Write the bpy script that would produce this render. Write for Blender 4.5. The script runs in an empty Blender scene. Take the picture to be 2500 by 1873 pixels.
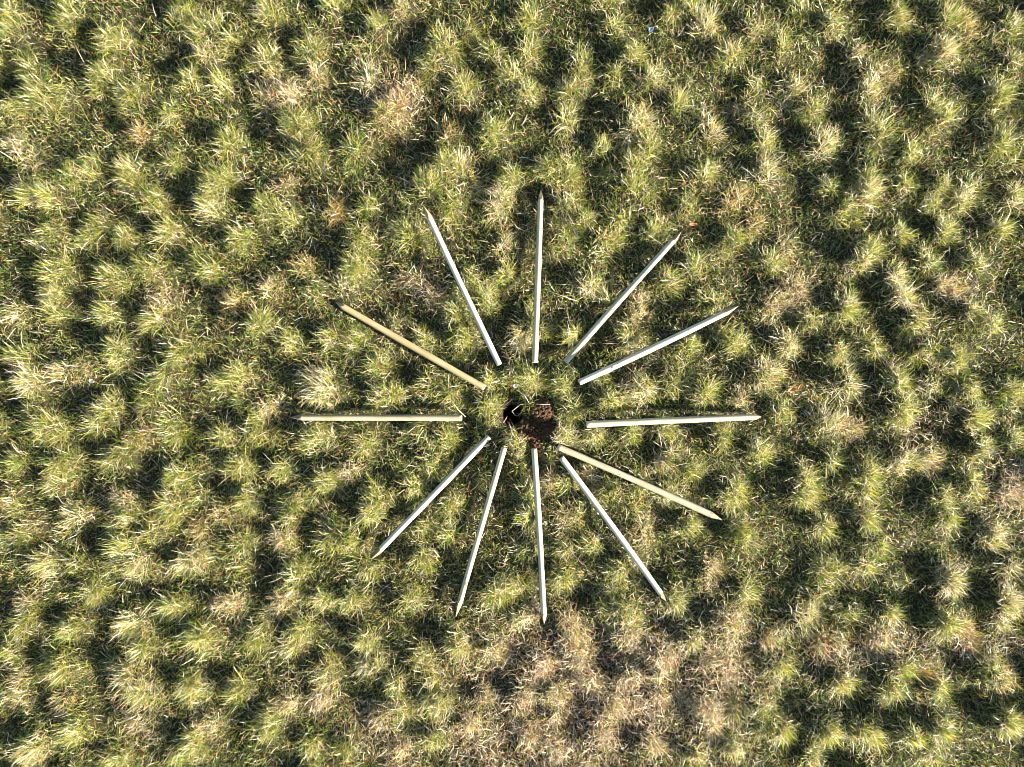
import bpy, math, random
import numpy as np

# ------------------------------------------------------------------ camera, sky, sun, exposure
scene = bpy.context.scene
col = scene.collection
CAM_H = 7.27            # metres above the field
SUN_ELEV = 16.0         # low late sun
SUN_AZ = -25.0          # degrees from +x: the light comes from the right, a little below

cam_d = bpy.data.cameras.new('camera')
cam_d.sensor_width = 36.0
cam_d.lens = 24.0
cam_d.clip_start = 0.05
cam_d.clip_end = 400.0
cam = bpy.data.objects.new('camera', cam_d)
cam.location = (0, 0, CAM_H)
cam.rotation_euler = (0, 0, 0)
col.objects.link(cam)
scene.camera = cam

el, az = math.radians(SUN_ELEV), math.radians(SUN_AZ)
world = bpy.data.worlds.new('World')
scene.world = world
world.use_nodes = True
wn = world.node_tree.nodes
wl = world.node_tree.links
wn.clear()
sky = wn.new('ShaderNodeTexSky')
sky.sky_type = 'NISHITA'
sky.sun_disc = False
sky.sun_elevation = el
sky.sun_rotation = math.pi / 2 - az
bg = wn.new('ShaderNodeBackground')
bg.inputs['Strength'].default_value = 0.05
wo = wn.new('ShaderNodeOutputWorld')
wl.new(sky.outputs[0], bg.inputs['Color'])
wl.new(bg.outputs[0], wo.inputs['Surface'])

sun_d = bpy.data.lights.new('sun', 'SUN')
sun_d.energy = 5.0
sun_d.angle = math.radians(0.5)
sun_d.color = (1.0, 0.90, 0.74)
sun = bpy.data.objects.new('sun', sun_d)
sun.rotation_euler = (0, math.pi / 2 - el, az)     # lamp's +z towards the sun
col.objects.link(sun)

vs = scene.view_settings
vs.view_transform = 'Standard'
vs.look = 'None'
vs.exposure = 2.9
vs.gamma = 1.0
scene.render.resolution_x = 1024
scene.render.resolution_y = 767
scene.render.engine = 'CYCLES'
scene.cycles.filter_width = 1.0
scene.cycles.max_bounces = 6
scene.cycles.diffuse_bounces = 3
scene.cycles.transmission_bounces = 3

rng = np.random.default_rng(7)
random.seed(7)


def PX(px, py, z=0.0):
    """field point seen at a pixel of the 2500 x 1873 photograph (used once, to lay the place out)"""
    k = 1.5 * (CAM_H - z) / 2500.0
    return (px - 1250.0) * k, -(py - 936.5) * k


# ------------------------------------------------------------------ materials
def new_mat(name):
    m = bpy.data.materials.new(name)
    m.use_nodes = True
    nt = m.node_tree
    nt.nodes.clear()
    out = nt.nodes.new('ShaderNodeOutputMaterial')
    return m, nt, out


def noise_node(nt, scale, detail=4, rough=0.6, coord=None):
    n = nt.nodes.new('ShaderNodeTexNoise')
    n.inputs['Scale'].default_value = scale
    n.inputs['Detail'].default_value = detail
    n.inputs['Roughness'].default_value = rough
    if coord is not None:
        nt.links.new(coord, n.inputs['Vector'])
    return n


def ramp_node(nt, fac, stops):
    r = nt.nodes.new('ShaderNodeValToRGB')
    e = r.color_ramp.elements
    while len(e) < len(stops):
        e.new(0.5)
    for k, (p, c) in enumerate(stops):
        e[k].position = p
        e[k].color = (c[0], c[1], c[2], 1)
    nt.links.new(fac, r.inputs[0])
    return r


def blade_material(name, trans, rough, spec):
    m, nt, out = new_mat(name)
    at = nt.nodes.new('ShaderNodeAttribute')
    at.attribute_name = 'tint'
    p = nt.nodes.new('ShaderNodeBsdfPrincipled')
    p.inputs['Roughness'].default_value = rough
    p.inputs['Specular IOR Level'].default_value = spec
    t = nt.nodes.new('ShaderNodeBsdfTranslucent')
    hs = nt.nodes.new('ShaderNodeHueSaturation')
    hs.inputs['Saturation'].default_value = 1.15
    hs.inputs['Value'].default_value = 1.25
    nt.links.new(at.outputs['Color'], hs.inputs['Color'])
    nt.links.new(hs.outputs[0], t.inputs['Color'])
    nt.links.new(at.outputs['Color'], p.inputs['Base Color'])
    mx = nt.nodes.new('ShaderNodeMixShader')
    mx.inputs[0].default_value = trans
    nt.links.new(p.outputs[0], mx.inputs[1])
    nt.links.new(t.outputs[0], mx.inputs[2])
    nt.links.new(mx.outputs[0], out.inputs['Surface'])
    return m


def soil_material(name, c0, c1, c2, scale):
    m, nt, out = new_mat(name)
    tc = nt.nodes.new('ShaderNodeTexCoord')
    n = noise_node(nt, scale, 8, 0.7, tc.outputs['Object'])
    r = ramp_node(nt, n.outputs[0], [(0.3, c0), (0.55, c1), (0.75, c2)])
    p = nt.nodes.new('ShaderNodeBsdfPrincipled')
    p.inputs['Roughness'].default_value = 0.95
    p.inputs['Specular IOR Level'].default_value = 0.15
    nt.links.new(r.outputs[0], p.inputs['Base Color'])
    n2 = noise_node(nt, scale * 6, 6, 0.7, tc.outputs['Object'])
    b = nt.nodes.new('ShaderNodeBump')
    b.inputs['Strength'].default_value = 0.8
    b.inputs['Distance'].default_value = 0.01
    nt.links.new(n2.outputs[0], b.inputs['Height'])
    nt.links.new(b.outputs[0], p.inputs['Normal'])
    nt.links.new(p.outputs[0], out.inputs['Surface'])
    return m


def wood_material(name, light, mid, dark, seed, green=0.0):
    """treated pine: long pale grain, some darker grain lines, a few stains"""
    m, nt, out = new_mat(name)
    tc = nt.nodes.new('ShaderNodeTexCoord')
    mp = nt.nodes.new('ShaderNodeMapping')
    mp.inputs['Scale'].default_value = (1.3, 26, 26)
    mp.inputs['Location'].default_value = (seed, seed * 1.7, seed * 0.3)
    nt.links.new(tc.outputs['Object'], mp.inputs['Vector'])
    n = noise_node(nt, 2.2, 5, 0.6, mp.outputs[0])
    r = ramp_node(nt, n.outputs[0], [(0.28, dark), (0.42, mid), (0.62, light)])
    mp2 = nt.nodes.new('ShaderNodeMapping')
    mp2.inputs['Scale'].default_value = (2.0, 9, 9)
    mp2.inputs['Location'].default_value = (seed * 2, 0, seed)
    nt.links.new(tc.outputs['Object'], mp2.inputs['Vector'])
    n2 = noise_node(nt, 2.0, 4, 0.55, mp2.outputs[0])
    r2 = ramp_node(nt, n2.outputs[0], [(0.35, (0.72, 0.74, 0.66)), (0.6, (1, 1, 1))])
    mul = nt.nodes.new('ShaderNodeMix')
    mul.data_type = 'RGBA'
    mul.blend_type = 'MULTIPLY'
    mul.inputs[0].default_value = 0.8
    nt.links.new(r.outputs[0], mul.inputs[6])
    nt.links.new(r2.outputs[0], mul.inputs[7])
    p = nt.nodes.new('ShaderNodeBsdfPrincipled')
    p.inputs['Roughness'].default_value = 0.65
    p.inputs['Specular IOR Level'].default_value = 0.3
    nt.links.new(mul.outputs[2], p.inputs['Base Color'])
    b = nt.nodes.new('ShaderNodeBump')
    b.inputs['Strength'].default_value = 0.35
    b.inputs['Distance'].default_value = 0.002
    nt.links.new(n.outputs[0], b.inputs['Height'])
    nt.links.new(b.outputs[0], p.inputs['Normal'])
    nt.links.new(p.outputs[0], out.inputs['Surface'])
    return m


def plain_material(name, c, rough=0.7, spec=0.3, vary=0.25, scale=40):
    m, nt, out = new_mat(name)
    tc = nt.nodes.new('ShaderNodeTexCoord')
    n = noise_node(nt, scale, 4, 0.6, tc.outputs['Object'])
    lo = tuple(v * (1 - vary) for v in c)
    hi = tuple(min(1, v * (1 + vary)) for v in c)
    r = ramp_node(nt, n.outputs[0], [(0.35, lo), (0.65, hi)])
    p = nt.nodes.new('ShaderNodeBsdfPrincipled')
    p.inputs['Roughness'].default_value = rough
    p.inputs['Specular IOR Level'].default_value = spec
    nt.links.new(r.outputs[0], p.inputs['Base Color'])
    nt.links.new(p.outputs[0], out.inputs['Surface'])
    return m


M_GRASS = blade_material('grass_blades', 0.38, 0.42, 0.45)
M_STRAW = blade_material('dry_straw', 0.18, 0.55, 0.35)
M_GROUND = soil_material('field_soil', (0.012, 0.010, 0.006), (0.024, 0.020, 0.010), (0.042, 0.038, 0.015), 9)
M_SOIL = soil_material('dug_soil', (0.03, 0.019, 0.012), (0.08, 0.046, 0.025), (0.17, 0.10, 0.055), 30)
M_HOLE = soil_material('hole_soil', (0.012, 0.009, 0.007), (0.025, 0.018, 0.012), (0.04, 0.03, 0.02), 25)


# ------------------------------------------------------------------ lay of the field: tussocks, hollows, dry patches
T = 833 / 1271.0
# tussocks seen in the photograph: (x, y, radius[, kind]); kind g green, s straw, p pale straw, o orange-brown
TILES = {
    (0, 0): "30,30,40 25,110,50 240,20,50 270,60,60 400,130,80 380,260,80 110,250,60 150,350,90 490,350,80 60,570,80p "
            "520,490,60o 630,420,55 700,290,60 750,110,70 660,40,70 860,130,60 990,210,70 1000,30,60 1150,140,70 810,290,50 "
            "850,520,70 1100,450,80 1150,570,80 1230,770,80o 790,690,100 540,730,90 460,620,80 330,620,60 100,700,70 340,870,80 "
            "200,870,60 620,870,70 440,890,60 880,890,70 1050,800,50 980,760,60 650,600,60 1220,30,50 770,790,60p 20,400,50 "
            "180,720,60 250,640,50 1060,670,50s 1050,340,90s 950,360,60s 1180,260,60s 760,200,50p",
    (833, 0): "220,30,60s 120,110,60 380,130,70 360,230,70 560,180,60 700,50,60 690,170,60 640,280,60 880,230,60 880,330,60 "
              "1010,90,50 1080,200,60 1150,280,60p 1080,440,80p 1150,540,60 1090,680,110 830,450,60 560,490,70 700,340,60 450,330,60 "
              "100,290,50p 150,400,60 60,540,60 450,630,80p 330,680,90 800,620,90 570,740,80p 400,750,60 250,880,90 100,780,60 "
              "60,900,70 640,660,60 850,740,60 900,810,50 960,890,60 1040,820,50 1160,840,60 820,890,60 600,920,50s 380,590,50 "
              "1220,50,50 970,540,40 1020,270,40 460,110,40 1250,380,50 220,370,80o 200,450,70o 400,490,50o 260,330,60s",
    (1666, 0): "100,90,60p 190,200,60 270,90,60p 370,160,50 420,310,60p 260,320,50 270,420,55p 310,520,60 320,650,70p 100,470,60p "
               "80,650,60 500,400,60 530,530,60p 730,470,80 720,250,70s 700,340,50p 570,80,50p 800,40,60 980,60,60 975,200,80p "
               "1060,80,60o 990,440,60 1190,350,70 1200,530,70 930,380,50 700,640,70 700,720,70p 830,680,60 970,680,50 930,750,60 "
               "1050,760,50 980,850,50 1190,860,60 1250,730,50 620,760,60 190,740,80o 270,820,50o 20,780,50 200,900,70 400,920,60s "
               "820,870,50 700,920,60 1240,70,50 1250,220,40 450,20,50 40,30,50 850,560,50 1070,690,60p 560,690,50 650,190,50s",
    (0, 624): "200,60,90 190,190,90 40,200,50p 400,60,80 520,50,70 770,50,50 870,170,70o 610,150,60s 400,200,70 560,240,70 "
              "430,350,80 660,360,90 960,260,70 1080,340,60 1110,40,60o 1180,120,50 1220,300,60 870,450,90 100,470,90p 240,420,70s "
              "550,520,70 400,580,70 150,630,100 360,620,60 520,660,60o 620,640,70 830,680,60 940,660,60 1200,500,100p 1180,670,70 "
              "880,780,70 650,810,60 440,760,80 210,760,90 200,860,60 60,760,60 30,900,50o 640,920,90 1200,840,70 1040,790,60 "
              "440,920,70s 900,920,60 1100,900,50 980,560,60s 1000,130,50s 730,20,40 620,440,60 50,370,60",
    (833, 624): "50,40,70 20,120,50p 250,90,60s 330,150,60s 470,100,60 540,170,60 420,200,60 450,300,70 660,300,60p 920,110,70p "
                "1000,160,40 1120,220,70s 1060,300,70 860,290,60 120,410,60 160,520,80 330,480,60 420,520,60 540,460,50 540,560,60 "
                "630,440,50 700,460,60 830,460,60 1120,500,80p 1010,540,70 860,570,50 970,440,50 820,670,60p 650,700,60 560,620,40 "
                "80,680,70 380,680,70 300,640,50 250,860,70 130,920,70 320,770,50 430,900,60 30,800,60s 690,860,50 780,850,50s "
                "660,790,40 850,840,50 1080,650,60 1200,640,50 1220,740,70p 1030,880,60 1100,870,60 920,800,50s 1230,460,60 1240,100,60 "
                "60,310,60 200,250,60s 300,310,50 700,240,50 760,270,50 620,60,50 950,660,50 900,920,60 1210,880,50 700,560,40",
    (1666, 624): "430,130,80s 330,190,70s 110,160,50 180,330,70 390,330,70p 480,250,50 600,190,70 720,350,60 580,360,50 810,150,60p "
                 "800,60,50p 930,20,60 1110,30,60 880,240,60 920,340,60 1160,250,60 1080,210,50 1030,380,60 310,450,80p 90,510,60 "
                 "610,480,60p 810,480,70 830,570,70 940,480,70p 1080,510,60 1240,520,80 1090,610,70 380,580,60 550,630,70p 150,680,60 "
                 "290,740,60 180,890,70 470,830,60 450,900,60 560,770,50 700,800,60 830,750,80p 680,860,60 980,890,60 1090,860,60 "
                 "1240,690,50 940,740,60s 40,800,60 650,640,60s 30,330,50 220,530,50s 1010,560,40s 670,20,50p 40,30,50 1120,720,50 "
                 "330,20,60 1240,860,80s 1030,140,70s 970,100,50s 420,490,35o",
    (0, 1248): "60,80,90 120,60,50s 270,40,70p 160,190,80p 440,140,80 500,210,60p 560,90,60 470,20,60 770,60,90o 700,200,80p "
               "890,140,90 1040,100,60s 1220,120,70 1080,250,80 1200,330,60 340,280,80 90,340,60s 80,430,70 490,400,90p 640,350,70 "
               "850,350,80s 1040,350,70s 260,440,70 540,500,60 740,460,90 960,460,70 1120,450,70 1080,520,50s 480,620,90p 530,680,60 "
               "230,590,90 70,650,80s 720,650,80 880,690,80 1210,610,60 1000,810,90 780,800,60s 520,790,60s 300,810,90 100,900,80p "
               "700,880,80 430,920,70 1150,880,60 1190,700,60s 1080,720,60s 280,200,50 30,520,50 230,720,50s 1080,30,50",
    (833, 1248): "100,20,50 30,110,60 90,220,60 290,180,50 240,350,70 390,90,60 310,60,40 550,310,70 650,260,80 700,150,50 "
                 "690,20,60 840,250,60 840,150,40 940,120,50 1050,230,60 1060,380,70 960,370,60 1240,320,60 430,510,70 280,540,70 "
                 "90,480,60 110,580,60p 560,520,50 660,410,40 220,740,70 360,720,80 350,850,60 30,880,60 200,650,50 330,620,50 "
                 "820,40,60s 1130,110,70s 30,330,50 150,780,70s 230,900,60s 720,390,60s 830,390,70s 850,480,80o 740,580,70s 880,560,70s "
                 "680,700,70s 930,650,70s 1060,470,80s 1010,750,80s 690,840,80s 480,800,70s 1180,560,70s 1190,700,70s 960,870,80s "
                 "1150,880,70s 800,880,70s 530,700,50s 800,670,60s 1080,620,60s 1180,610,30 800,780,30 770,700,30",
    (1666, 1248): "230,100,70 530,60,50 700,50,60 1000,30,50 1180,90,60p 1240,210,50p 560,240,80 740,140,50 690,210,50 1010,270,70p "
                  "990,420,80 1200,360,80p 450,410,70p 500,330,50 640,380,60 780,380,50 360,590,60 40,480,50 30,60,50 230,310,50 "
                  "820,590,60 610,640,60 1170,590,80 800,670,60 960,670,50 270,740,90 360,820,70 560,830,70 700,810,80 860,840,70 "
                  "960,820,60 1220,790,70 200,890,50 60,920,40 480,930,60 960,920,60 100,220,60s 180,430,90s 130,600,100s 90,730,90s "
                  "100,800,70s 560,520,90o 750,480,80s 1060,490,90o 320,500,60s 900,600,60o 1200,650,60s",
}
HOLLOWS = {
    (0, 0): "520,110 850,220 950,420 930,500 310,400 180,200 600,690 1060,200 900,700 430,420 40,300 640,230 1090,650",
    (833, 0): "240,190 320,340 960,230 900,460 980,600 760,380 200,560 930,380 520,400 480,210 690,720 930,720 500,680 310,560",
    (1666, 0): "640,110 870,220 180,450 380,450 380,530 560,240 840,300 1070,440 440,740 880,840 620,570 190,380 560,440 720,130 1000,560",
    (0, 624): "340,70 310,280 230,570 60,540 300,830 330,740 770,220 1130,300 960,740 820,840 480,560 680,120 850,560 570,800 680,700 1000,620 90,290",
    (833, 624): "200,150 340,260 640,140 620,210 560,330 820,60 1050,60 930,350 1180,220 780,250 220,620 480,620 300,820 690,760 "
                "930,720 900,860 820,790 1150,700 470,760 250,420",
    (1666, 624): "410,220 560,540 700,150 860,440 900,640 1200,90 620,700 270,850 870,900 1180,820 640,600 520,120 250,80 760,270 690,440 1000,680 430,420",
    (0, 1248): "200,30 340,110 240,380 580,430 380,600 60,760 380,740 720,400 830,600 870,820 990,240 980,100 200,920 1130,120 660,270 480,870 370,450",
    (833, 1248): "450,130 340,100 150,130 420,300 560,620 640,540 900,700 620,860 980,450 990,560 1150,200 1200,230 880,330 780,620 90,760 "
                 "30,560 320,470 480,640 600,650 830,800 1060,830 950,80 1180,40",
    (1666, 1248): "430,230 1050,130 1000,560 870,170 560,400 400,690 290,490 1110,270 560,900 420,860 660,710 870,320 300,190 1070,690 1100,420 900,240",
}
clumps = []      # x, y, r, kind
for (ox, oy), s in TILES.items():
    for w in s.split():
        k = 'g'
        if w[-1].isalpha():
            k, w = w[-1], w[:-1]
        a, b, r = (float(v) for v in w.split(','))
        x, y = PX(ox + a * T, oy + b * T, 0.12)
        clumps.append((x, y, r * T * 0.00434 * 0.95, k))
hollows = []
for (ox, oy), s in HOLLOWS.items():
    for w in s.split():
        a, b = (float(v) for v in w.split(','))
        x, y = PX(ox + a * T, oy + b * T, 0.0)
        hollows.append((x, y))
FX, FY = 5.47, 4.12
# the same growth goes on outside the frame
tries = 0
while tries < 2600:
    tries += 1
    x, y = random.uniform(-9, 9), random.uniform(-7.6, 7.6)
    if abs(x) < FX and abs(y) < FY:
        continue
    if any((x - c[0]) ** 2 + (y - c[1]) ** 2 < 0.30 ** 2 for c in clumps):
        continue
    clumps.append((x, y, random.uniform(0.13, 0.24), random.choice('ggggggps')))

GX, GY, GS = 9.2, 7.8, 0.02
nx, ny = int(2 * GX / GS) + 1, int(2 * GY / GS) + 1


def value_noise(cell, seed):
    r = np.random.default_rng(seed)
    lx, ly = int(2 * GX / cell) + 4, int(2 * GY / cell) + 4
    lat = r.uniform(-1, 1, (ly, lx))
    u = np.arange(nx) * GS / cell
    v = np.arange(ny) * GS / cell
    iu, iv = u.astype(int), v.astype(int)
    fu, fv = u - iu, v - iv
    fu = fu * fu * (3 - 2 * fu)
    fv = fv * fv * (3 - 2 * fv)
    a = lat[np.ix_(iv, iu)]
    b = lat[np.ix_(iv, iu + 1)]
    c = lat[np.ix_(iv + 1, iu)]
    d = lat[np.ix_(iv + 1, iu + 1)]
    top = a + (b - a) * fu[None, :]
    bot = c + (d - c) * fu[None, :]
    return top + (bot - top) * fv[:, None]


HGT = 0.020 * value_noise(0.8, 1) + 0.012 * value_noise(0.27, 2) + 0.006 * value_noise(0.11, 3)
GROW = np.zeros((ny, nx))      # how much of a tussock stands here
DRY = np.zeros((ny, nx))       # 1 where only dead straw is left
gxs = -GX + np.arange(nx) * GS
gys = -GY + np.arange(ny) * GS


def splat(F, x, y, rx, ry, amp, mode='max'):
    i0, i1 = max(0, int((x - 3 * rx + GX) / GS)), min(nx, int((x + 3 * rx + GX) / GS) + 2)
    j0, j1 = max(0, int((y - 3 * ry + GY) / GS)), min(ny, int((y + 3 * ry + GY) / GS) + 2)
    if i0 >= i1 or j0 >= j1:
        return
    X = gxs[i0:i1][None, :] - x
    Y = gys[j0:j1][:, None] - y
    g = amp * np.exp(-(X / rx) ** 2 - (Y / ry) ** 2)
    if mode == 'max':
        F[j0:j1, i0:i1] = np.maximum(F[j0:j1, i0:i1], g)
    else:
        F[j0:j1, i0:i1] += g


for (x, y, r, k) in clumps:
    h = random.uniform(0.07, 0.12) * (0.7 if k in 'so' else 1.0)
    splat(HGT, x, y, 0.75 * r, 0.75 * r, h, 'add')
    splat(GROW, x, y, 0.8 * r, 0.8 * r, 1.0)
for (x, y) in hollows:
    splat(HGT, x, y, 0.15, 0.15, -0.06, 'add')
    splat(GROW, x, y, 0.11, 0.11, -0.4, 'add')
for (px, py, rx, ry, a) in [(1400, 1720, 300, 190, 1.0), (1290, 1590, 110, 90, 1.0), (1560, 1640, 150, 120, 0.9),
                            (1750, 1640, 110, 110, 0.9), (1730, 1760, 90, 90, 0.8), (905, 1770, 60, 60, 0.8),
                            (975, 1850, 60, 60, 0.7), (2040, 1590, 90, 45, 0.7), (2160, 1565, 80, 40, 0.7),
                            (2370, 1575, 100, 40, 0.7), (2470, 1190, 70, 70, 0.8), (960, 230, 80, 70, 0.8),
                            (690, 215, 75, 45, 0.6), (2340, 715, 50, 40, 0.6), (1950, 720, 60, 50, 0.5),
                            (770, 1690, 70, 60, 0.5), (340, 1770, 60, 50, 0.5), (1010, 700, 60, 60, 0.5),
                            (1200, 1830, 150, 80, 0.8), (400, 720, 40, 40, 0.5), (2250, 1040, 60, 40, 0.5)]:
    x, y = PX(px, py)
    splat(DRY, x, y, rx * 0.00434, ry * 0.00434, a)
DRY *= 0.8 + 0.35 * value_noise(0.25, 9)


def samp(F, x, y):
    u = np.clip((np.asarray(x) + GX) / GS, 0, nx - 1.001)
    v = np.clip((np.asarray(y) + GY) / GS, 0, ny - 1.001)
    i, j = u.astype(int), v.astype(int)
    fu, fv = u - i, v - j
    return (F[j, i] * (1 - fu) + F[j, i + 1] * fu) * (1 - fv) + (F[j + 1, i] * (1 - fu) + F[j + 1, i + 1] * fu) * fv


# the dug hole and the soil thrown out beside it
HX, HY = PX(1251, 1013)
HR = 0.112
MX, MY = PX(1322, 1006)
soil_lobes = [(1324, 1002, 30, 31, 0.15), (1300, 1052, 36, 28, 0.045), (1330, 1052, 26, 24, 0.04),
              (1307, 1083, 17, 16, 0.03), (1282, 1042, 20, 18, 0.03)]
SOILMASK = np.zeros((ny, nx))
for (px, py, rx, ry, a) in soil_lobes:
    x, y = PX(px, py)
    splat(SOILMASK, x, y, rx * 0.00434, ry * 0.00434, 1.0)
    # trodden flat round the digging
    splat(HGT, x, y, 0.16, 0.16, -0.02, 'add')


def tag(o, label=None, cat=None, group=None, kind=None):
    if label:
        o['label'] = label
    if cat:
        o['category'] = cat
    if group:
        o['group'] = group
    if kind:
        o['kind'] = kind
    return o


def mesh_obj(name, verts, faces, mat, parent=None, smooth=True):
    me = bpy.data.meshes.new(name)
    me.from_pydata([tuple(v) for v in verts], [], [tuple(f) for f in faces])
    me.materials.append(mat)
    if smooth:
        me.polygons.foreach_set('use_smooth', [True] * len(me.polygons))
    me.update()
    o = bpy.data.objects.new(name, me)
    col.objects.link(o)
    if parent:
        o.parent = parent
    return o


# ------------------------------------------------------------------ ground sheet (cut out where the hole is)
def lines(lim, c0, far):
    a = np.arange(-lim, lim + 1e-6, 0.04)
    a = a[(a < c0 - 0.45) | (a > c0 + 0.45)]
    a = np.concatenate([a, np.arange(c0 - 0.45, c0 + 0.45, 0.012), [-far, -far * .5, -lim - 4, -lim - 1, lim + 1, lim + 4, far * .5, far]])
    return np.sort(a)


lx, ly = lines(9.0, HX, 120), lines(7.6, HY, 120)
XX, YY = np.meshgrid(lx, ly)
ZZ = samp(HGT, XX, YY)
far = np.maximum(np.abs(XX) / 9.0, np.abs(YY) / 7.6)
ZZ = np.where(far > 1.02, 0.02, ZZ)
nxg, nyg = len(lx), len(ly)
dist = np.hypot(XX - HX, YY - HY)
idx = np.arange(nxg * nyg).reshape(nyg, nxg)
q = np.stack([idx[:-1, :-1], idx[:-1, 1:], idx[1:, 1:], idx[1:, :-1]], -1).reshape(-1, 4)
cut = (dist < HR + 0.004).reshape(-1)
q = q[~cut[q].any(1)]
gm = bpy.data.meshes.new('ground')
gm.vertices.add(nxg * nyg)
gm.vertices.foreach_set('co', np.stack([XX, YY, ZZ], -1).astype(np.float32).ravel())
gm.loops.add(q.size)
gm.loops.foreach_set('vertex_index', q.astype(np.int32).ravel())
gm.polygons.add(len(q))
gm.polygons.foreach_set('loop_start', np.arange(0, q.size, 4, dtype=np.int32))
gm.update(calc_edges=True)
gm.polygons.foreach_set('use_smooth', np.ones(len(q), dtype=bool))
gm.materials.append(M_GROUND)
ground = bpy.data.objects.new('ground', gm)
col.objects.link(ground)
tag(ground, 'uneven dark field soil under the rough grass', kind='structure')

# hole lining: a ragged shaft of dark soil
vv, ff = [], []
NS = 40
prof = [(1.32, 0.006), (1.12, 0.004), (1.0, -0.015), (0.95, -0.08), (0.93, -0.18), (0.90, -0.30), (0.82, -0.42), (0.5, -0.46), (0.02, -0.47)]
for k, (f, dz) in enumerate(prof):
    for s in range(NS):
        a = 2 * math.pi * s / NS
        w = 1 + 0.05 * math.sin(3 * a + 1) + 0.035 * math.sin(7 * a + k) + random.uniform(-.03, .03)
        x, y = HX + HR * f * w * math.cos(a), HY + HR * f * w * math.sin(a)
        zt = float(samp(HGT, x, y)) if k < 2 else float(samp(HGT, HX, HY))
        vv.append((x, y, zt + dz + random.uniform(-.004, .004)))
for k in range(len(prof) - 1):
    for s in range(NS):
        a, b = k * NS + s, k * NS + (s + 1) % NS
        ff.append((a, b, b + NS, a + NS))
ff.append(tuple((len(prof) - 1) * NS + s for s in range(NS)))
hole = mesh_obj('post_hole', vv, ff, M_HOLE)
tag(hole, 'round dark post hole dug in the grass beside the soil heap', kind='structure')

# ------------------------------------------------------------------ stakes
W_CREAM = wood_material('pale_pine', (0.414, 0.361, 0.255), (0.375, 0.323, 0.222), (0.280, 0.228, 0.147), 1.0)
W_WHITE = wood_material('white_pine', (0.468, 0.441, 0.361), (0.423, 0.396, 0.315), (0.323, 0.288, 0.207), 4.0)
W_YELLOW = wood_material('yellow_pine', (0.361, 0.288, 0.154), (0.323, 0.255, 0.134), (0.228, 0.168, 0.087), 7.0)
W_BROWN = wood_material('weathered_pine', (0.335, 0.268, 0.174), (0.288, 0.228, 0.147), (0.188, 0.141, 0.095), 11.0)
W_GREEN = wood_material('green_treated_pine', (0.375, 0.369, 0.280), (0.323, 0.323, 0.241), (0.228, 0.222, 0.161), 15.0)
W_CUT = wood_material('cut_point', (0.307, 0.241, 0.141), (0.255, 0.195, 0.114), (0.168, 0.121, 0.068), 19.0)
W_CUTD = wood_material('soiled_point', (0.214, 0.161, 0.101), (0.161, 0.121, 0.074), (0.087, 0.060, 0.033), 23.0)
W_END = plain_material('sawn_end', (0.402, 0.335, 0.222), 0.8, 0.2, 0.2, 60)
W_KNOT = plain_material('knot_wood', (0.10, 0.055, 0.03), 0.7, 0.3, 0.3, 90)
W_RED = plain_material('red_stain', (0.36, 0.12, 0.07), 0.8, 0.2, 0.3, 70)

# tip px, butt px, diameter, point length, bow, wood, point wood, knots (fraction, angle, size), label
STAKES = [
    ((707, 1019.5), (1127.5, 1020.5), 0.064, 0.12, 0.000, W_BROWN, W_CUTD, [], 'brownish round stake lying left of the hole, half sunk in grass and pointing straight left'),
    ((815.6, 736.6), (1183.4, 947), 0.066, 0.11, 0.002, W_YELLOW, W_CUT, [], 'yellow-tan round stake slanting up to the left, the yellowest of the ring'),
    ((1038, 509.4), (1219.3, 891), 0.060, 0.13, 0.003, W_WHITE, W_CUT, [(0.14, 0.9, .008)], 'white stake with tan point leaning up and left, left neighbour of the upright top one'),
    ((1321.5, 458), (1305.7, 885.6), 0.061, 0.11, 0.000, W_CREAM, W_CUTD, [(0.9, -.2, .006)], 'pale stake standing straight up in the picture above the hole'),
    ((1666.8, 562.8), (1381, 884), 0.062, 0.13, 0.004, W_GREEN, W_CUTD, [], 'greenish grey stake slanting steeply up to the right with a soiled point'),
    ((1803.6, 747.3), (1412, 934), 0.065, 0.18, -0.010, W_WHITE, W_CUT, [(0.18, .1, .006), (0.29, .3, .006), (0.32, -.3, .007), (0.66, .2, .006), (0.76, -.4, .007), (0.80, 0, .011)], 'knotty white stake rising gently to the right with a long tan point'),
    ((1862, 1018), (1430.5, 1035.7), 0.066, 0.09, 0.003, W_CREAM, W_CUT, [], 'nearly level cream stake right of the hole, pointing straight right'),
    ((1758, 1266), (1362, 1091.3), 0.064, 0.14, 0.008, W_CREAM, W_CUT, [(0.62, 0.3, .006)], 'smooth cream stake sloping gently down to the right below the hole'),
    ((1626.7, 1468.5), (1370.5, 1118), 0.060, 0.10, 0.008, W_WHITE, W_CUTD, [], 'white stake sloping steeply down to the right with a dark soiled point'),
    ((1328.9, 1525.2), (1303.9, 1095.5), 0.061, 0.11, 0.005, W_GREEN, W_CUT, [(0.96, -0.2, .005)], 'pale stake running straight down from the soil, red stain at its butt'),
    ((1111.7, 1510.6), (1231.4, 1092.8), 0.060, 0.20, -0.003, W_CREAM, W_CUT, [(0.84, .4, .009), (0.23, .5, .010)], 'cream stake with two dark knots and a long slim point, aimed down and slightly left'),
    ((905.6, 1365.8), (1193.1, 1067.8), 0.062, 0.14, 0.002, W_WHITE, W_CUTD, [], 'white stake slanting down to the lower left with a blunt soiled point'),
]
stake_segs = []       # ax, ay, az, bx, by, bz, radius: for the grass
NR = 28


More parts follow.
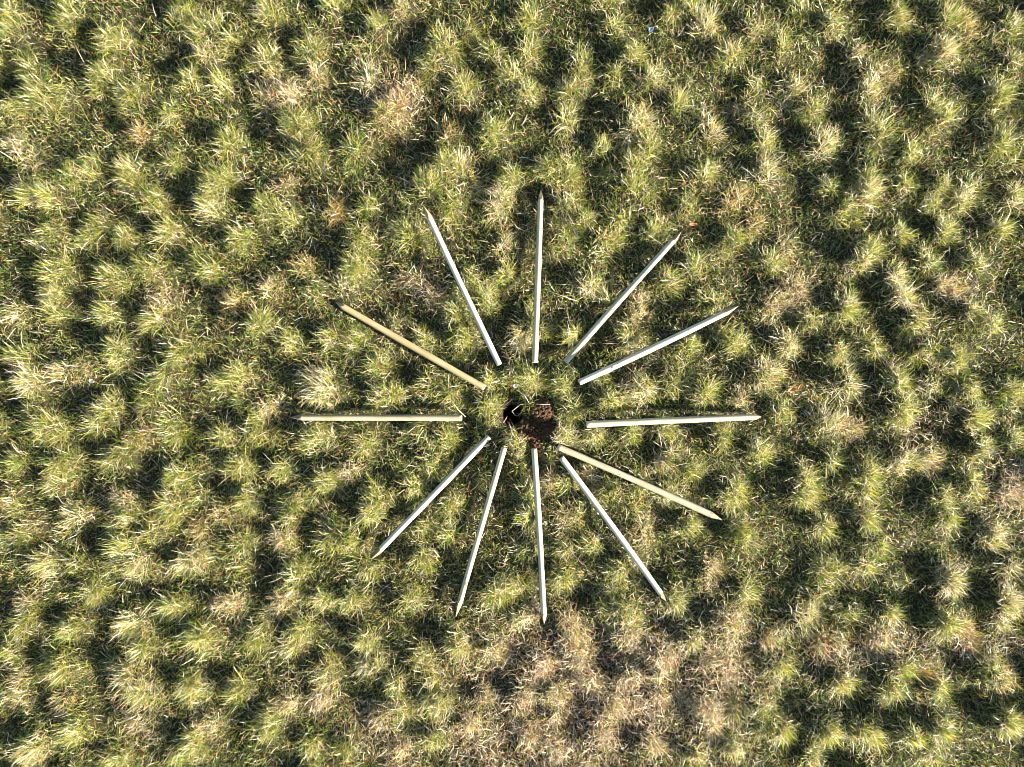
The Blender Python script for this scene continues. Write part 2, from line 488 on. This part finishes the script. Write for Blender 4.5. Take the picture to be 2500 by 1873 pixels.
def build_stake(spec):
    tp, bp, dia, plen, bow, wood, pwood, knots, label = spec
    r = dia / 2
    z0 = 0.12
    tx, ty = PX(tp[0], tp[1], z0)
    bx, by = PX(bp[0], bp[1], z0)
    L = math.hypot(tx - bx, ty - by)
    ux, uy = (tx - bx) / L, (ty - by) / L
    # what carries it: the pressed mat of grass over the soil
    s = np.linspace(0, L, 120)
    mat_h = samp(HGT, bx + ux * s, by + uy * s) + 0.035 + 0.03 * np.clip(samp(GROW, bx + ux * s, by + uy * s), 0, 1)
    best = None
    for sl in np.linspace(-0.05, 0.05, 201):
        c = np.max(mat_h - sl * (s - L / 2))
        if best is None or c < best[0]:
            best = (c, sl)
    c, sl = best
    zc = lambda d: c + sl * (d - L / 2) + r - 0.006
    root = bpy.data.objects.new('wooden_stake', None)
    col.objects.link(root)
    # origin at the butt, x along the stake
    root.location = (bx, by, zc(0))
    pitch = math.atan(sl)
    yaw = math.atan2(uy, ux)
    root.rotation_euler = (0, -pitch, yaw)
    roll = random.uniform(0, 6.28)
    rough = [random.uniform(-1, 1) for _ in range(64)]

    def centre(x):
        f = x / L
        return bow * 4 * f * (1 - f) * L * 0.5

    def rad(x, a):
        f = x / L
        return r * (1 + 0.02 * math.sin(9 * f + rough[0] * 6) + 0.012 * math.sin(27 * f + rough[1] * 6) + 0.018 * math.sin(2 * a + 5 * f + rough[2] * 6))

    # shaft: a small chamfer at the butt, then rings up to where the point is cut
    xs = [0.0, 0.004] + list(np.linspace(0.03, L - plen * 1.02, 30))
    v, f = [], []
    for k, x in enumerate(xs):
        fr = 0.90 if k == 0 else 1.0
        for j in range(NR):
            a = 2 * math.pi * j / NR
            q_ = rad(x, a) * fr
            v.append((x, centre(x) + q_ * math.cos(a), q_ * math.sin(a)))
    for k in range(len(xs) - 1):
        for j in range(NR):
            a, b = k * NR + j, k * NR + (j + 1) % NR
            f.append((a, a + NR, b + NR, b))
    shaft = mesh_obj('shaft', v, f, wood, root)
    # point: four axe-cut facets
    v, f = [], []
    x0 = xs[-1]
    n = 14
    for k in range(n + 1):
        t = k / n
        x = x0 + (L - x0) * t
        for j in range(NR):
            a = 2 * math.pi * j / NR
            w = max(r * (1.04 - t * 1.0), 0.0025)
            m = max(abs(math.cos(a - roll)), abs(math.sin(a - roll)))
            q_ = min(rad(x0 if k == 0 else x, a), w / m) if k else rad(x0, a)
            v.append((x, centre(x) + q_ * math.cos(a), q_ * math.sin(a)))
    for k in range(n):
        for j in range(NR):
            a, b = k * NR + j, k * NR + (j + 1) % NR
            f.append((a, a + NR, b + NR, b))
    f.append(tuple(n * NR + j for j in range(NR)))
    mesh_obj('pointed_tip', v, f, pwood, root, smooth=False)
    # sawn end
    v, f = [], []
    for k, (fr, dx) in enumerate([(0.90, 0.0), (0.45, -0.0008), (0.02, -0.001)]):
        for j in range(NR):
            a = 2 * math.pi * j / NR
            q_ = rad(0, a) * fr
            v.append((dx, q_ * math.cos(a), q_ * math.sin(a)))
    for k in range(2):
        for j in range(NR):
            a, b = k * NR + j, k * NR + (j + 1) % NR
            f.append((b, b + NR, a + NR, a))
    f.append(tuple(2 * NR + j for j in range(NR)))
    mesh_obj('sawn_end', v, f, W_END, root)

    def patch(name, x, a0, sx, sa, mat, ragged=0.15):
        """a small spot lying on the round of the shaft"""
        v, f = [(x, centre(x) + (rad(x, a0) + .0009) * math.cos(a0), (rad(x, a0) + .0009) * math.sin(a0))], []
        m = 12
        for ring, h in ((0.6, .0008), (1.0, -.0006)):
            for j in range(m):
                b = 2 * math.pi * j / m
                g = ring * (1 + ragged * math.sin(3 * b + x * 40))
                xx = x + sx * g * math.cos(b)
                aa = a0 + sa / r * g * math.sin(b)
                q_ = rad(xx, aa) + h
                v.append((xx, centre(xx) + q_ * math.cos(aa), q_ * math.sin(aa)))
        for j in range(m):
            f.append((0, 1 + (j + 1) % m, 1 + j))
            f.append((1 + j, 1 + (j + 1) % m, 1 + m + (j + 1) % m, 1 + m + j))
        return mesh_obj(name, v, f, mat, root)

    for (fr, a, sz) in knots:
        patch('knot', L * (1 - fr), math.pi / 2 + a, sz * 1.4, sz, W_KNOT)
    if 'red stain' in label:
        sd = -1 if uy < 0 else 1
        patch('red_stain', 0.09, math.pi / 2 - 0.95, 0.085, 0.010, W_RED, 0.2)
    tag(root, label, 'stake', 'wooden stakes laid out in a ring around the hole')
    stake_segs.append((bx, by, zc(0), tx, ty, zc(L), r))


for sp in STAKES:
    build_stake(sp)

# ------------------------------------------------------------------ soil heap
def noise3(n, seed):
    r = np.random.default_rng(seed)
    return r.uniform(-1, 1, n)


def soil_height(x, y):
    h = np.zeros_like(x)
    for (px, py, rx, ry, a) in soil_lobes:
        cx, cy = PX(px, py)
        d = ((x - cx) / (rx * 0.00434)) ** 2 + ((y - cy) / (ry * 0.00434)) ** 2
        h = np.maximum(h, a * np.clip(1 - d, 0, 1) ** 0.7)
    return h


sx = np.arange(MX - 0.40, MX + 0.22, 0.0085)
sy = np.arange(MY - 0.46, MY + 0.20, 0.0085)
SX, SY = np.meshgrid(sx, sy)
SX = SX + noise3(SX.size, 5).reshape(SX.shape) * 0.003
SY = SY + noise3(SY.size, 6).reshape(SX.shape) * 0.003
SH = soil_height(SX, SY)
hd = np.hypot(SX - HX, SY - HY)
SH = SH * np.clip((hd - HR * 0.92) / 0.05, 0, 1)
lump = noise3(SX.size, 8).reshape(SX.shape)
lump = (lump + np.roll(lump, 1, 0) + np.roll(lump, 1, 1) + np.roll(lump, (1, 1), (0, 1))) / 2.2
SZ = samp(HGT, SX, SY) + SH + np.where(SH > 0.004, lump * 0.016 * np.clip(SH / 0.04, 0.4, 1.3), 0) - 0.012
ny_, nx_ = SX.shape
ids = np.arange(nx_ * ny_).reshape(ny_, nx_)
fq = np.stack([ids[:-1, :-1], ids[:-1, 1:], ids[1:, 1:], ids[1:, :-1]], -1).reshape(-1, 4)
keep = (SH > 0.002).reshape(-1)
fq = fq[keep[fq].all(1)]
used = np.unique(fq)
remap = -np.ones(nx_ * ny_, int)
remap[used] = np.arange(len(used))
heap_v = np.stack([SX, SY, SZ], -1).reshape(-1, 3)[used]
heap = bpy.data.objects.new('soil_heap', None)
col.objects.link(heap)
heap.location = (MX, MY, float(samp(HGT, MX, MY)))
hl = np.array(heap.location)
mesh_obj('soil_mass', heap_v - hl, remap[fq], M_SOIL, heap, smooth=False)
# crumbs and clods lying in it
v, f = [], []
ico_v = np.array([(0, 0, 1), (.89, 0, .45), (.28, .85, .45), (-.72, .53, .45), (-.72, -.53, .45), (.28, -.85, .45),
                  (.72, .53, -.45), (-.28, .85, -.45), (-.89, 0, -.45), (-.28, -.85, -.45), (.72, -.53, -.45), (0, 0, -1)])
ico_f = [(0, 1, 2), (0, 2, 3), (0, 3, 4), (0, 4, 5), (0, 5, 1), (1, 6, 2), (2, 7, 3), (3, 8, 4), (4, 9, 5), (5, 10, 1),
         (6, 7, 2), (7, 8, 3), (8, 9, 4), (9, 10, 5), (10, 6, 1), (11, 7, 6), (11, 8, 7), (11, 9, 8), (11, 10, 9), (11, 6, 10)]
for k in range(700):
    i = random.randrange(len(heap_v))
    p = heap_v[i]
    s = random.choice([.004, .005, .006, .008, .011, .015])
    b = len(v)
    for w in ico_v:
        j = 1 + random.uniform(-.3, .3)
        v.append(tuple(p - hl + np.array([w[0] * s * j * 1.2, w[1] * s * j, w[2] * s * j * .8 + s * .3])))
    f += [(a + b, c + b, d + b) for a, c, d in ico_f]
tag(mesh_obj('crumbs', v, f, M_SOIL, heap, smooth=False), kind='stuff')
tag(heap, 'small heap of crumbly dark brown soil dug out beside the hole', 'soil heap')

# ------------------------------------------------------------------ grass
SEG = np.array([[s[0], s[1], s[3], s[4]] for s in stake_segs])


def seg_dist(x, y, s):
    ax, ay, bx, by = s
    dx, dy = bx - ax, by - ay
    t = np.clip(((x - ax) * dx + (y - ay) * dy) / (dx * dx + dy * dy), 0, 1)
    ex, ey = x - (ax + t * dx), y - (ay + t * dy)
    return np.hypot(ex, ey), ex, ey


PAL = np.array([
    (0.245, 0.260, 0.034),   # 0 yellow green
    (0.100, 0.165, 0.020),   # 1 mid green
    (0.040, 0.105, 0.018),   # 2 deep green
    (0.420, 0.330, 0.160),   # 3 straw
    (0.600, 0.530, 0.400),   # 4 pale straw, also the white sparkle of sunlit blades put into colour
    (0.270, 0.125, 0.045),   # 5 rust
    (0.200, 0.145, 0.105),   # 6 grey brown
    (0.330, 0.310, 0.075),   # 7 olive yellow
])
MIX = {'g': [.25, .23, .12, .12, .15, .02, .03, .08],  # pale straw share raised to paint white sparkle among the green
       'p': [.15, .14, .06, .18, .34, .03, .04, .06],
       's': [.06, .05, .02, .36, .26, .07, .14, .04],
       'o': [.10, .08, .03, .28, .10, .24, .11, .06],
       'f': [.12, .26, .34, .08, .03, .04, .09, .04],
       'd': [.01, .01, .02, .16, .25, .18, .37, .00]}


def pick(kind, n):
    return rng.choice(8, size=n, p=np.array(MIX[kind]) / sum(MIX[kind]))


def make_blades(name, x, y, az_, lean, length, width, bend, tint_i, nseg, mat, zoff, label, cat, root_straw=0.45, droop_clear=0.75):
    # keep out of the hole and the soil, and off the stakes
    hd_ = np.hypot(x - HX, y - HY)
    sm = samp(SOILMASK, x, y)
    ok = (hd_ > HR * 1.3) & (sm < 0.22 + 0.15 * rng.random(len(x)))
    ok |= (sm > 0.22) & (hd_ > HR * 1.2) & (rng.random(len(x)) < 0.03)
    for s, st in zip(SEG, stake_segs):
        d, ex, ey = seg_dist(x, y, s)
        ok &= d > st[6] * 0.75
    x, y, az_, lean, length, width, bend, tint_i = (q_[ok] for q_ in (x, y, az_, lean, length, width, bend, tint_i))
    # blades that would fall across a stake are mostly pushed aside by it
    for s, st in zip(SEG, stake_segs):
        d, ex, ey = seg_dist(x, y, s)
        reach = length * np.sin(np.clip(lean + bend * .6, 0, 1.5))
        tx_, ty_ = x + np.cos(az_) * reach, y + np.sin(az_) * reach
        d2, e2x, e2y = seg_dist(tx_, ty_, s)
        cross = (d < 0.28) & ((d2 < st[6] * 1.2) | ((ex * e2x + ey * e2y) < 0)) & (rng.random(len(x)) < droop_clear)
        # mirror the lean to the blade's own side of the stake
        nxv, nyv = ex / np.maximum(d, 1e-5), ey / np.maximum(d, 1e-5)
        vx, vy = np.cos(az_), np.sin(az_)
        dt = vx * nxv + vy * nyv
        vx = np.where(cross & (dt < 0), vx - 2 * dt * nxv, vx)
        vy = np.where(cross & (dt < 0), vy - 2 * dt * nyv, vy)
        az_ = np.arctan2(vy, vx)
        # and what stands close on the sunny side is pressed down
        near = d < 0.10
        lean = np.where(near, np.minimum(lean + 0.35, 1.35), lean)
        length = np.where(near, length * 0.75, length)
    n = len(x)
    z = samp(HGT, x, y) + zoff
    nv = 2 * nseg + 1
    V = np.zeros((n, nv, 3), np.float32)
    C = np.ones((n, nv, 4), np.float32)
    base = PAL[tint_i] * rng.uniform(0.75, 1.25, (n, 1)) * (1 + rng.normal(0, .06, (n, 3)))
    base = np.clip(base, 0.005, 0.7)
    green = np.isin(tint_i, (0, 1, 2, 7))
    straw = PAL[3] * rng.uniform(0.6, 1.0, (n, 1))
    dirx, diry = np.cos(az_), np.sin(az_)
    twist = rng.uniform(-0.9, 0.9, n)
    sxv, syv = -np.sin(az_ + twist), np.cos(az_ + twist)
    szv = rng.uniform(-0.5, 0.5, n)
    px_, py_, pz_ = x.copy(), y.copy(), z.copy()
    side = rng.normal(0, 0.25, n)
    for k in range(nseg + 1):
        t = k / nseg
        w = width * 0.5 * (1.0 if k == 0 else (1 - 0.35 * t))
        f = np.where(green, np.clip(1 - t * 2.4, 0, 1) * root_straw, 0)[:, None]
        cc = base * (1 - f) + straw * f
        if k < nseg:
            for sgn, j in ((-1, 2 * k), (1, 2 * k + 1)):
                V[:, j, 0] = px_ + sgn * sxv * w
                V[:, j, 1] = py_ + sgn * syv * w
                V[:, j, 2] = pz_ + sgn * szv * w
                C[:, j, :3] = cc
            th = np.clip(lean + bend * (t + 0.5 / nseg), 0.0, 2.0)
            a2 = az_ + side * t
            st_ = length / nseg
            px_ = px_ + np.cos(a2) * np.sin(th) * st_
            py_ = py_ + np.sin(a2) * np.sin(th) * st_
            pz_ = pz_ + np.cos(th) * st_
            pz_ = np.maximum(pz_, samp(HGT, px_, py_) + 0.004)
        else:
            V[:, 2 * nseg, 0], V[:, 2 * nseg, 1], V[:, 2 * nseg, 2] = px_, py_, pz_
            C[:, 2 * nseg, :3] = cc
    off = (np.arange(n) * nv)[:, None]
    quads = np.array([[2 * k, 2 * k + 1, 2 * k + 3, 2 * k + 2] for k in range(nseg - 1)], int).reshape(-1)
    tri = np.array([2 * nseg - 2, 2 * nseg - 1, 2 * nseg])
    loops = np.concatenate([off + quads[None, :], off + tri[None, :]], 1).astype(np.int32)
    per = loops.shape[1]
    starts = (np.arange(n) * per)[:, None] + np.array([4 * k for k in range(nseg - 1)] + [4 * (nseg - 1)])[None, :]
    me = bpy.data.meshes.new(name)
    me.vertices.add(n * nv)
    me.vertices.foreach_set('co', V.ravel())
    me.loops.add(loops.size)
    me.loops.foreach_set('vertex_index', loops.ravel())
    me.polygons.add(n * nseg)
    me.polygons.foreach_set('loop_start', starts.astype(np.int32).ravel())
    me.update(calc_edges=True)
    me.polygons.foreach_set('use_smooth', np.ones(n * nseg, dtype=bool))
    at = me.attributes.new('tint', 'FLOAT_COLOR', 'POINT')
    at.data.foreach_set('color', C.ravel())
    me.materials.append(mat)
    o = bpy.data.objects.new(name, me)
    col.objects.link(o)
    tag(o, label, cat, kind='stuff')
    print(name, n, 'blades', n * (2 * nseg - 1), 'tris')
    return o


# 1. tussock blades
parts = []
for (x, y, r, k) in clumps:
    inside = abs(x) < FX + 0.4 and abs(y) < FY + 0.4
    n = int((13500 if inside else 3200) * r * r * random.uniform(0.8, 1.2) * (0.8 if k in 'so' else 1.0)) + 20
    # a tussock is several tufts grown into each other, each combed its own way
    ns = max(2, int(r / 0.045))
    tx_, ty_ = rng.normal(0, 0.42, ns) * r, rng.normal(0, 0.42, ns) * r
    comb = rng.uniform(0, 2 * np.pi, ns)
    own = rng.uniform(0.25, 1.0, ns)
    w_ = rng.uniform(0.4, 1.6, ns)
    i_ = rng.choice(ns, size=n, p=w_ / w_.sum())
    ox_, oy_ = rng.normal(0, 0.055, n), rng.normal(0, 0.055, n)
    bx, by = x + tx_[i_] + ox_, y + ty_[i_] + oy_
    f = np.clip(np.hypot(bx - x, by - y) / r, 0, 1.5)
    vx = (bx - x) / r * 0.3 + ox_ / 0.055 * 0.15 + np.cos(comb[i_]) * own[i_] + rng.normal(0, 0.85, n)
    vy = (by - y) / r * 0.3 + oy_ / 0.055 * 0.15 + np.sin(comb[i_]) * own[i_] + rng.normal(0, 0.85, n)
    az_ = np.arctan2(vy, vx)
    lean = np.clip(0.55 + 0.25 * f + rng.normal(0, 0.45, n), 0.0, 1.45)
    bend = rng.uniform(0.0, 1.1, n)
    length = rng.gamma(9.0, 0.0135, n).clip(0.05, 0.24) * (1.05 - 0.2 * f) * (0.8 if k in 'so' else 1.0)
    width = rng.uniform(0.0024, 0.0055, n) * (1.0 if inside else 1.7)
    parts.append((bx, by, az_, lean, length, width, bend, pick(k, n)))
cat_ = [np.concatenate([p[i] for p in parts]) for i in range(8)]
dry = samp(DRY, cat_[0], cat_[1])
swap = rng.random(len(dry)) < dry * 0.95
cat_[7] = np.where(swap, pick('d', len(dry)), cat_[7])
cat_[4] = np.where(swap, cat_[4] * 0.7, cat_[4])
cat_[3] = np.where(swap, np.clip(cat_[3] + 0.4, 0, 1.4), cat_[3])
make_blades('grass', *cat_, 3, M_GRASS, 0.0, 'rough green and straw tussock grass covering the whole field', 'grass')

# 2. lower growth between the tussocks
n = 330000
x = rng.uniform(-FX - .5, FX + .5, n)
y = rng.uniform(-FY - .5, FY + .5, n)
m = 30000
xo, yo = rng.uniform(-9, 9, m), rng.uniform(-7.6, 7.6, m)
far_ = (np.abs(xo) > FX + .5) | (np.abs(yo) > FY + .5)
x, y = np.concatenate([x, xo[far_]]), np.concatenate([y, yo[far_]])
n = len(x)
inside = (np.abs(x) < FX + .5) & (np.abs(y) < FY + .5)
dry = samp(DRY, x, y)
tint = np.where(rng.random(n) < dry, pick('d', n), pick('f', n))
make_blades('low_grass', x, y, rng.uniform(0, 2 * np.pi, n), np.clip(rng.normal(0.8, 0.35, n), 0, 1.45),
            rng.uniform(0.03, 0.095, n), rng.uniform(0.003, 0.0065, n) * np.where(inside, 1, 1.8), rng.uniform(-.2, .8, n), tint, 2,
            M_GRASS, 0.0, 'short dark green grass filling the hollows between tussocks', 'grass', root_straw=0.3)

# 3. dead straw lying about, thick in the dry patches
n = 150000
x = rng.uniform(-FX - .5, FX + .5, n)
y = rng.uniform(-FY - .5, FY + .5, n)
dry = samp(DRY, x, y)
keep_ = rng.random(n) < np.clip(0.10 + dry * 1.1, 0, 1)
x, y, dry = x[keep_], y[keep_], dry[keep_]
n = len(x)
make_blades('dry_straw', x, y, rng.uniform(0, 2 * np.pi, n), np.clip(rng.normal(1.3, 0.22, n), 0.6, 1.65),
            rng.uniform(0.04, 0.15, n), rng.uniform(0.0028, 0.0055, n), rng.uniform(-.15, .35, n), pick('d', n), 2,
            M_STRAW, 0.012 + 0.05 * rng.random(1)[0] * 0.4, 'brown and beige dead straw littering the dry patch at the bottom', 'straw')

# ------------------------------------------------------------------ small things lying in the grass
M_LEAF_R = plain_material('red_leaf', (0.33, 0.09, 0.04), 0.6, 0.3, 0.35, 60)
M_LEAF_O = plain_material('orange_leaf', (0.42, 0.17, 0.05), 0.6, 0.3, 0.35, 60)
M_LEAF_P = plain_material('pale_leaf', (0.60, 0.50, 0.42), 0.6, 0.3, 0.2, 60)
M_BLUE = plain_material('blue_plastic', (0.16, 0.27, 0.50), 0.3, 0.5, 0.3, 50)
M_STEM = plain_material('straw_stem', (0.55, 0.46, 0.30), 0.55, 0.35, 0.15, 30)


def curled_leaf(name, px, py, length, width, yaw, curl, mat, z, label, cat):
    x, y = PX(px, py, z)
    zz = float(samp(HGT, x, y)) + z
    v, f = [], []
    n = 9
    for k in range(n):
        t = k / (n - 1)
        w = width * math.sin(math.pi * (0.06 + 0.9 * t)) ** 0.8 * (1 + 0.12 * math.sin(7 * t + length * 90))
        for j in range(5):
            u = (j - 2) / 2
            v.append(((t - .5) * length, u * w * .5, curl * width * (u * u * 0.5) + curl * length * .25 * (2 * t - 1) ** 2))
    for k in range(n - 1):
        for j in range(4):
            a = k * 5 + j
            f.append((a, a + 5, a + 6, a + 1))
    o = mesh_obj(name, v, f, mat)
    so = o.modifiers.new('thickness', 'SOLIDIFY')
    so.thickness = 0.0008
    o.location = (x, y, zz)
    o.rotation_euler = (random.uniform(-.25, .25), random.uniform(-.25, .25), yaw)
    return tag(o, label, cat)


curled_leaf('dead_leaf', 1173, 1121, 0.060, 0.032, 2.2, 0.5, M_LEAF_R, 0.075, 'small rust red dead leaf between the two lower left stakes near the hole', 'leaf')
curled_leaf('dead_leaf', 1690, 549, 0.085, 0.030, 0.1, 0.4, M_LEAF_R, 0.10, 'reddish brown dead leaf just beyond the point of the greenish stake', 'leaf')
curled_leaf('dead_leaf', 1930, 952, 0.10, 0.045, 0.3, 0.5, M_LEAF_O, 0.10, 'orange dead leaf in the grass above the point of the level right stake', 'leaf')
curled_leaf('dead_leaf', 1950, 946, 0.075, 0.035, 1.2, 0.5, M_LEAF_O, 0.105, 'smaller orange dead leaf touching the larger one right of the ring', 'leaf')
curled_leaf('dead_leaf', 1259, 942, 0.055, 0.040, 0.5, 0.6, M_LEAF_P, 0.08, 'pale pinkish dead leaf on the short grass just above the hole', 'leaf')
curled_leaf('dead_leaf', 222, 931, 0.062, 0.036, -0.4, 0.5, M_LEAF_P, 0.10, 'pale dead leaf lying alone in the grass far left', 'leaf')
curled_leaf('plastic_scrap', 1588, 74, 0.055, 0.038, 0.6, 1.0, M_BLUE, 0.06, 'crumpled blue plastic scrap near the top edge right of centre', 'litter')
curled_leaf('plastic_scrap', 1843, 1570, 0.026, 0.022, 0.2, 1.0, M_BLUE, 0.06, 'tiny blue plastic scrap on the dry straw at lower right', 'litter')


def stem(px_pts, z_pts, rad_, label):
    """a bent dry stalk: a thin tube through the points"""
    pts = []
    for (px, py), z in zip(px_pts, z_pts):
        x, y = PX(px, py, max(z, 0))
        pts.append(np.array([x, y, z]))
    o0 = pts[0].copy()
    v, f = [], []
    for k, p in enumerate(pts):
        d = pts[min(k + 1, len(pts) - 1)] - pts[max(k - 1, 0)]
        d /= np.linalg.norm(d)
        a = np.cross(d, (0, 0, 1.0))
        a = a / max(np.linalg.norm(a), 1e-6)
        b = np.cross(a, d)
        for j in range(6):
            t = 2 * math.pi * j / 6
            v.append(p - o0 + rad_ * (1 - .4 * k / len(pts)) * (a * math.cos(t) + b * math.sin(t)))
    for k in range(len(pts) - 1):
        for j in range(6):
            c, e = k * 6 + j, k * 6 + (j + 1) % 6
            f.append((c, e, e + 6, c + 6))
    f.append(tuple(range(5, -1, -1)))
    f.append(tuple((len(pts) - 1) * 6 + j for j in range(6)))
    o = mesh_obj('straw_stem', v, f, M_STEM)
    o.location = o0
    return tag(o, label, 'straw stem', 'loose straw stems')


zh = float(samp(HGT, HX, HY))
stem([(1268, 990), (1250, 1004), (1257, 1014), (1264, 1017), (1283, 996), (1287, 990)], [zh + .05, zh + .0, zh - .05, zh - .07, zh + .0, zh + .05], 0.0032, 'bent straw stem hanging in a V into the dark hole')
zs = float(samp(HGT, MX, MY))
stem([(1308, 987), (1325, 987.5), (1343, 988)], [zs + .14, zs + .15, zs + .13], 0.0026, 'short straight straw stem lying across the top of the soil heap')


def ground_stem(pts, label, lift=0.13, rad_=0.0028):
    z = [float(samp(HGT, *PX(px, py, 0.1))) + lift * (0.75 if k in (0, len(pts) - 1) else 1.0) for k, (px, py) in enumerate(pts)]
    stem(pts, z, rad_, label)


ground_stem([(1104, 980), (1118, 1000), (1137, 1018)], 'long pale straw stem leaning over the butt of the left stake')
ground_stem([(1342, 711), (1365, 720), (1408, 735)], 'thin straw stem in the grass between the upright stake and the greenish one')
ground_stem([(777, 164), (792, 152), (802, 145)], 'pale straw stem sticking out of the straw patch at upper left')
ground_stem([(1240, 1684), (1258, 1679), (1277, 1677)], 'single white straw stem lying in the dry patch below the lowest stake')
ground_stem([(345, 1500), (365, 1475), (378, 1462)], 'curved straw stem standing out of a tussock at lower left')
ground_stem([(2105, 1630), (2120, 1625), (2140, 1617)], 'pale green straw stem on dark grass at lower right', 0.08)
ground_stem([(182, 108), (192, 128), (206, 155)], 'long straw stem leaning over grass near the top left corner')
ground_stem([(1636, 92), (1646, 110), (1664, 118)], 'forked looking straw stem below the blue scrap at the top')
